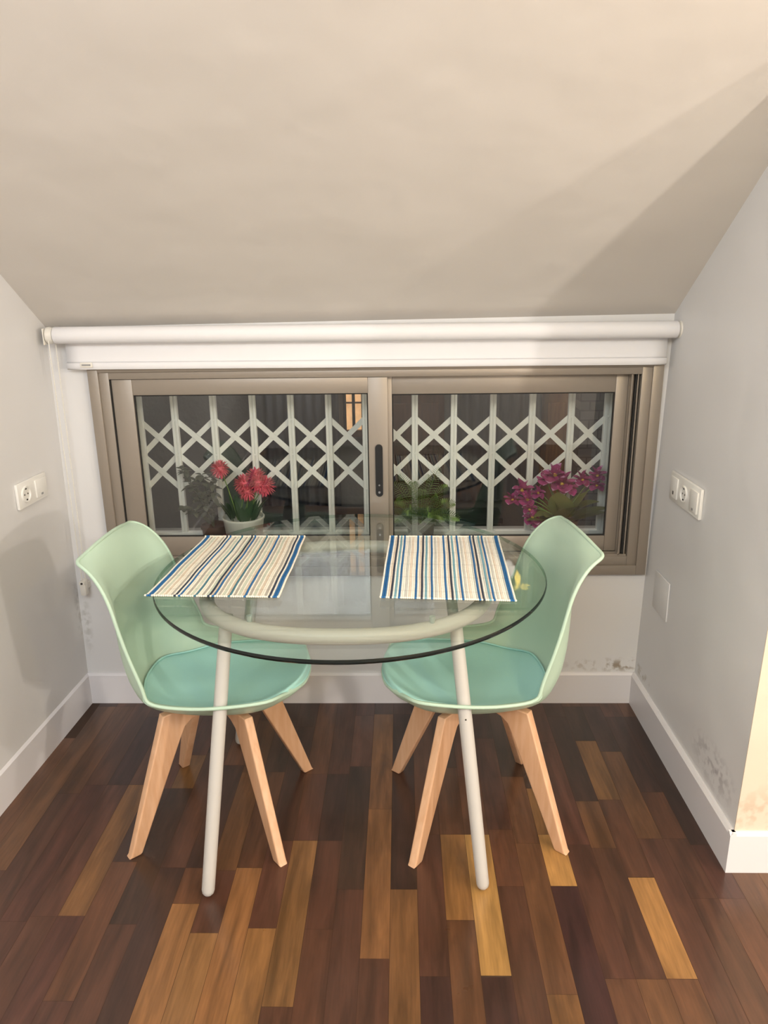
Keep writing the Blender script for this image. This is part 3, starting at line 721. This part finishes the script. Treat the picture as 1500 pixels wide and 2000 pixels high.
bm = NB(); rg = random.Random(4)
for i in range(34):
    a = rg.uniform(0, 2*PI); leaf(bm, (.59+.045*math.cos(a), PY+.03*math.sin(a), SILL+.145), (math.cos(a)*.5, math.sin(a)*.3, 1.0), rg.uniform(.07, .13), .011, .15)
fo = new_obj('foliage', local(bm, pp), M['green'], pp, ang=180)

def sprig_plant(name, base, stems, m, label, cat, leafsize=.02, potm=None, seed=1, potr=.045, poth=.12):
    root = empty(name, (base[0], base[1], SILL)); tag(root, label, cat); rg = random.Random(seed)
    bm = NB(); lathe(bm, [(potr*.75, 0), (potr, poth-.012), (potr*1.08, poth-.012), (potr*1.08, poth), (potr*.95, poth), (potr*.92, poth-.01), (.005, poth-.012)], (base[0], base[1], SILL), 28)
    new_obj('pot', local(bm, root), M[potm or 'pot_terra'], root, ang=40)
    lf = NB(); st = NB()
    for e in stems:
        b = Vector((base[0], base[1], SILL+poth-.01)); e = Vector(e); m_ = b.lerp(e, .5)+Vector((0, 0, .04)); P = [b*(1-t)**2+m_*2*t*(1-t)+e*t*t for t in [k/10 for k in range(11)]]
        tube(st, P, [.002-.0012*k/10 for k in range(11)], 6)
        for p in P[3:]:
            for _ in range(4):
                a = rg.uniform(0, 2*PI); leaf(lf, p, (math.cos(a), math.sin(a)*.5, rg.uniform(-.3, .7)), leafsize*rg.uniform(.7, 1.3), leafsize*.33, .3)
    new_obj('stem', local(st, root), m, root); new_obj('foliage', local(lf, root), m, root, ang=180)
    return root
sprig_plant('leafy_plant', (.470, .165), [(.365, .17, .86), (.40, .15, .80), (.44, .16, .84), (.485, .155, .83), (.36, .15, .71), (.43, .14, .75)], M['leaf_dull'], 'dull green small-leaved plant left of the pink flowers behind the pane', 'potted plant', .030, 'pot_terra', 2)

# fern
fr = empty('potted_fern', (1.235, .155, SILL)); tag(fr, 'feathery green fern in the middle of the sill outside, right of the window handle', 'potted plant'); rg = random.Random(9)
bm = NB(); lathe(bm, [(.040, 0), (.050, .12), (.054, .12), (.054, .132), (.047, .132), (.045, .122), (.005, .120)], (1.235, .155, SILL), 28); new_obj('pot', local(bm, fr), M['pot_terra'], fr, ang=40)
tips = [(1.12, .16, .81), (1.16, .14, .84), (1.30, .15, .86), (1.265, .17, .83), (1.355, .13, .735), (1.375, .15, .67), (1.11, .15, .72), (1.20, .12, .82), (1.24, .12, .79), (1.29, .12, .77), (1.15, .12, .76), (1.33, .16, .79), (1.21, .18, .80), (1.12, .14, .67), (1.18, .11, .71), (1.27, .11, .70), (1.32, .11, .68)]
for tp in tips:
    b = Vector((1.235, .155, SILL+.12)); e = Vector(tp); m_ = b.lerp(e, .55)+Vector((0, 0, .05)); bm = NB(); n = 22
    P = [b*(1-t)**2+m_*2*t*(1-t)+e*t*t for t in [k/n for k in range(n+1)]]; tube(bm, P, .0009, 5)
    for k in range(2, n+1):
        t = (P[k]-P[k-1]).normalized(); s = t.cross(Vector((0, -1, .2))).normalized(); ln = .026*math.sin(PI*(.12+.85*k/n))**.7+.004
        for sg in (1, -1): leaf(bm, P[k], s*sg+t*.45, ln, .0028, .15, .2, 3)
    new_obj('frond', local(bm, fr), M['fern'], fr, ang=180)

# orchid-like magenta plant
ob = empty('potted_orchid', (1.745, .146, SILL)); tag(ob, 'magenta flowering plant with broad leaves behind the right pane', 'potted plant'); rg = random.Random(12)
bm = NB(); lathe(bm, [(.045, 0), (.058, .13), (.062, .13), (.062, .142), (.055, .142), (.052, .132), (.005, .130)], (1.745, .146, SILL), 28); new_obj('pot', local(bm, ob), M['pot_terra'], ob, ang=40)
def blossom(c, r, seed):
    rg = random.Random(seed); bm = NB(); c = Vector(c); f = Vector((rg.uniform(-.4, .4), -1, rg.uniform(-.1, .5))).normalized()
    a1 = f.cross(Vector((0, 0, 1))).normalized(); a2 = a1.cross(f)
    for ring, (nn, k, sc_) in enumerate(((6, .0, 1.0), (5, .35, .62))):
        for i in range(nn):
            a = 2*PI*(i+.5*ring)/nn+rg.uniform(-.2, .2); d = a1*math.cos(a)+a2*math.sin(a)+f*(.25+k*1.6)
            nf = len(bm.faces); leaf(bm, c, d, r*sc_*rg.uniform(.80, 1.0), r*.56*sc_, -.15, .35, 5)
            bm.faces.ensure_lookup_table()
            for q, fc in enumerate(bm.faces[nf:]): fc.material_index = 1 if q >= 8 and rg.random() < .5 else 0
    nf = len(bm.faces); bmesh.ops.create_icosphere(bm, subdivisions=1, radius=r*.16, matrix=Matrix.Translation(c+f*r*.2)); bm.faces.ensure_lookup_table()
    for fc in bm.faces[nf:]: fc.material_index = 2
    return bm
bl_pts = [(1.705, .125, .838, .042), (1.735, .118, .808, .046), (1.675, .135, .822, .034), (1.760, .130, .790, .036), (1.598, .140, .782, .038), (1.565, .150, .742, .030), (1.615, .135, .745, .034), (1.625, .130, .712, .030), (1.637, .128, .680, .034), (1.655, .140, .770, .028), (1.655, .130, .665, .026), (1.815, .160, .812, .034), (1.868, .165, .825, .034), (1.868, .160, .790, .030)]
for i, (x, y, z, r) in enumerate(bl_pts):
    r *= 1.2
    new_obj('blossom', local(blossom((x, y, z), r, i), ob), [M['magenta'], M['petal_pale'], M['yellow']], ob, ang=180)
    bm = NB(); b = Vector((1.745, .146, SILL+.13)); e = Vector((x, y+.004, z)); m_ = b.lerp(e, .5)+Vector((0, .01, .03)); tube(bm, [b*(1-t)**2+m_*2*t*(1-t)+e*t*t for t in [k/8 for k in range(9)]], .0018, 6); new_obj('stem', local(bm, ob), M['fern'], ob)
for (d, ln, w, dr) in (((-.9, -.3, .9), .16, .042, .5), ((-.2, -.4, 1), .17, .048, .15), ((.7, -.2, .9), .20, .050, .35), ((1, .1, .3), .17, .046, .1), ((-.7, -.2, .25), .15, .036, .2), ((.35, -.5, .5), .12, .04, .3), ((-.4, .1, 1.1), .15, .04, .1), ((.9, -.3, .55), .19, .05, .15), ((.2, -.5, .8), .15, .045, .3), ((-.5, -.5, .6), .14, .045, .35), ((.8, .1, 1.3), .17, .04, .2)):
    bm = NB(); leaf(bm, (1.745, .135, SILL+.13), d, ln, w, dr, .2, 12); lf = new_obj('broad_leaf', local(bm, ob), M['leaf_broad'], ob, ang=180)

# ------------------------------------------------------------------ terrace added outside to stand in for the room reflected in the panes
bm = NB(); box(bm, -1.6, 4.4, .5, 3.2, -.25, -.20); struct('trim_2', bm, M['out_floor'], 'dark tiled terrace floor added outside the window', smooth=False)
bm = NB(); box(bm, -1.6, 4.4, 1.62, 1.80, -.22, 2.9); struct('wall_backdrop', bm, M['plaster_out'], 'grey rendered backdrop wall added beyond the grille for the room reflected in the panes', smooth=False)
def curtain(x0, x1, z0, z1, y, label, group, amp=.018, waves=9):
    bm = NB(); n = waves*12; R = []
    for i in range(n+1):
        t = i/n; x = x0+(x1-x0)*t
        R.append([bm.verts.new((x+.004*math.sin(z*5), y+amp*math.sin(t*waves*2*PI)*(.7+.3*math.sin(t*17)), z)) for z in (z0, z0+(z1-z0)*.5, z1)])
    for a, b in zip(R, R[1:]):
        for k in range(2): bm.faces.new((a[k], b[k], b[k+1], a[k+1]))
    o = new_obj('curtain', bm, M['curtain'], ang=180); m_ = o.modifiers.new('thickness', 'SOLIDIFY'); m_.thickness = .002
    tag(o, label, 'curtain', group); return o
curtain(.36, .83, .33, 2.5, 1.50, 'grey pleated curtain added beyond the grille for the room curtain reflected in the left pane', None)
curtain(1.42, 1.90, .36, 2.5, 1.48, 'grey pleated curtain added beyond the grille for the room curtain reflected in the right pane', None)  # both curtains are room curtains mirrored in the panes, rebuilt outside
def door(x0, x1, z1, m, label, cat='door'):
    root = empty('reflected_door', ((x0+x1)/2, 1.58, -.2)); tag(root, label, cat); bm = NB()
    box(bm, x0, x1, 1.575, 1.615, -.2, z1, .004); n = 3
    new_obj('door_leaf', local(bm, root), M[m], root)
    for k in range(4):
        bm = NB(); z = -.12+k*.55; box(bm, x0+.03, x1-.03, 1.562, 1.577, z, z+.45, .006); new_obj('door_panel', local(bm, root), M[m], root)
door(1.07, 1.40, 2.1, 'wood_dark', 'dark brown wooden door added beyond the grille for reflected woodwork right of the window handle')
door(1.92, 2.09, 2.1, 'wood_orange', 'narrow orange-brown wooden shutter added beyond the right end of the grille for reflected woodwork', 'shutter')  # both leaves stand in for brown wood mirrored in the glass
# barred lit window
bw = empty('reflected_doorway', (.935, 1.60, .7)); tag(bw, 'small glowing opening with dark bars added beyond the grille for a lit doorway reflected in the glass', 'window')
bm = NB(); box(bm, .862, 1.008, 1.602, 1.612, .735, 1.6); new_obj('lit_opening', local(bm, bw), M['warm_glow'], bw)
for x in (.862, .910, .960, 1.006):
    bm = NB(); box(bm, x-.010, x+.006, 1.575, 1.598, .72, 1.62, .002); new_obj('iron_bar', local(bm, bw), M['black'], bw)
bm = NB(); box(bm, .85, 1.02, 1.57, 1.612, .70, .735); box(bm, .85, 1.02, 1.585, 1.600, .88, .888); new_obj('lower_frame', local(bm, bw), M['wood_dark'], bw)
# low black bench-like box, added for the dark area low in the reflection
bn = empty('dark_box', (1.25, 1.40, -.2)); tag(bn, 'low black bench-like box added beyond the grille for the dark area low in the panes', 'bench')
bm = NB(); box(bm, .80, 1.68, 1.26, 1.44, -.19, .30, .006); new_obj('body', local(bm, bn), M['black'], bn)
bm = NB(); box(bm, .79, 1.69, 1.25, 1.45, .30, .33, .004); new_obj('lid', local(bm, bn), M['black'], bn)
# brick pier added for a dim shape in the glass
m = bpy.data.materials.new('painted_brick'); m.use_nodes = True; nt = m.node_tree; b = nt.nodes['Principled BSDF']; b.inputs['Roughness'].default_value = .9
br = nt.nodes.new('ShaderNodeTexBrick'); br.inputs['Color1'].default_value = (*lin((124, 118, 114)), 1); br.inputs['Color2'].default_value = (*lin((104, 98, 96)), 1); br.inputs['Mortar'].default_value = (*lin((78, 74, 72)), 1)
br.inputs['Scale'].default_value = 5; tc = nt.nodes.new('ShaderNodeTexCoord'); mp = nt.nodes.new('ShaderNodeMapping'); mp.inputs['Rotation'].default_value = (PI/2, 0, 0)
nt.links.new(tc.outputs['Object'], mp.inputs[0]); nt.links.new(mp.outputs[0], br.inputs[0]); nt.links.new(br.outputs[0], b.inputs['Base Color'])
bm = NB(); box(bm, 2.10, 2.62, 1.46, 1.62, -.2, 2.6); struct('wall_pier', bm, m, 'grey brick pier added at the right end of the terrace for a dim shape in the glass', smooth=False)

# ------------------------------------------------------------------ the room behind the camera (seen only in reflections)
lp = empty('petal_lamp', (1.985, -2.36, 2.02)); tag(lp, 'yellow glowing petal lamp reflected beside the right placemat', 'lamp')
for k in range(3):
    bm = NB(); a = k*2.1+.4; leaf(bm, (0, 0, 0), (math.cos(a), .25*math.sin(a), .7*math.sin(a)), .085, .026, .1, .3, 8); o = new_obj('petal', bm, M['petal_lamp'], lp, ang=180)
bm = NB(); tube(bm, [(0, 0, .02), (0, 0, .60)], .004, 8); new_obj('cord', bm, M['stem_metal'], lp)
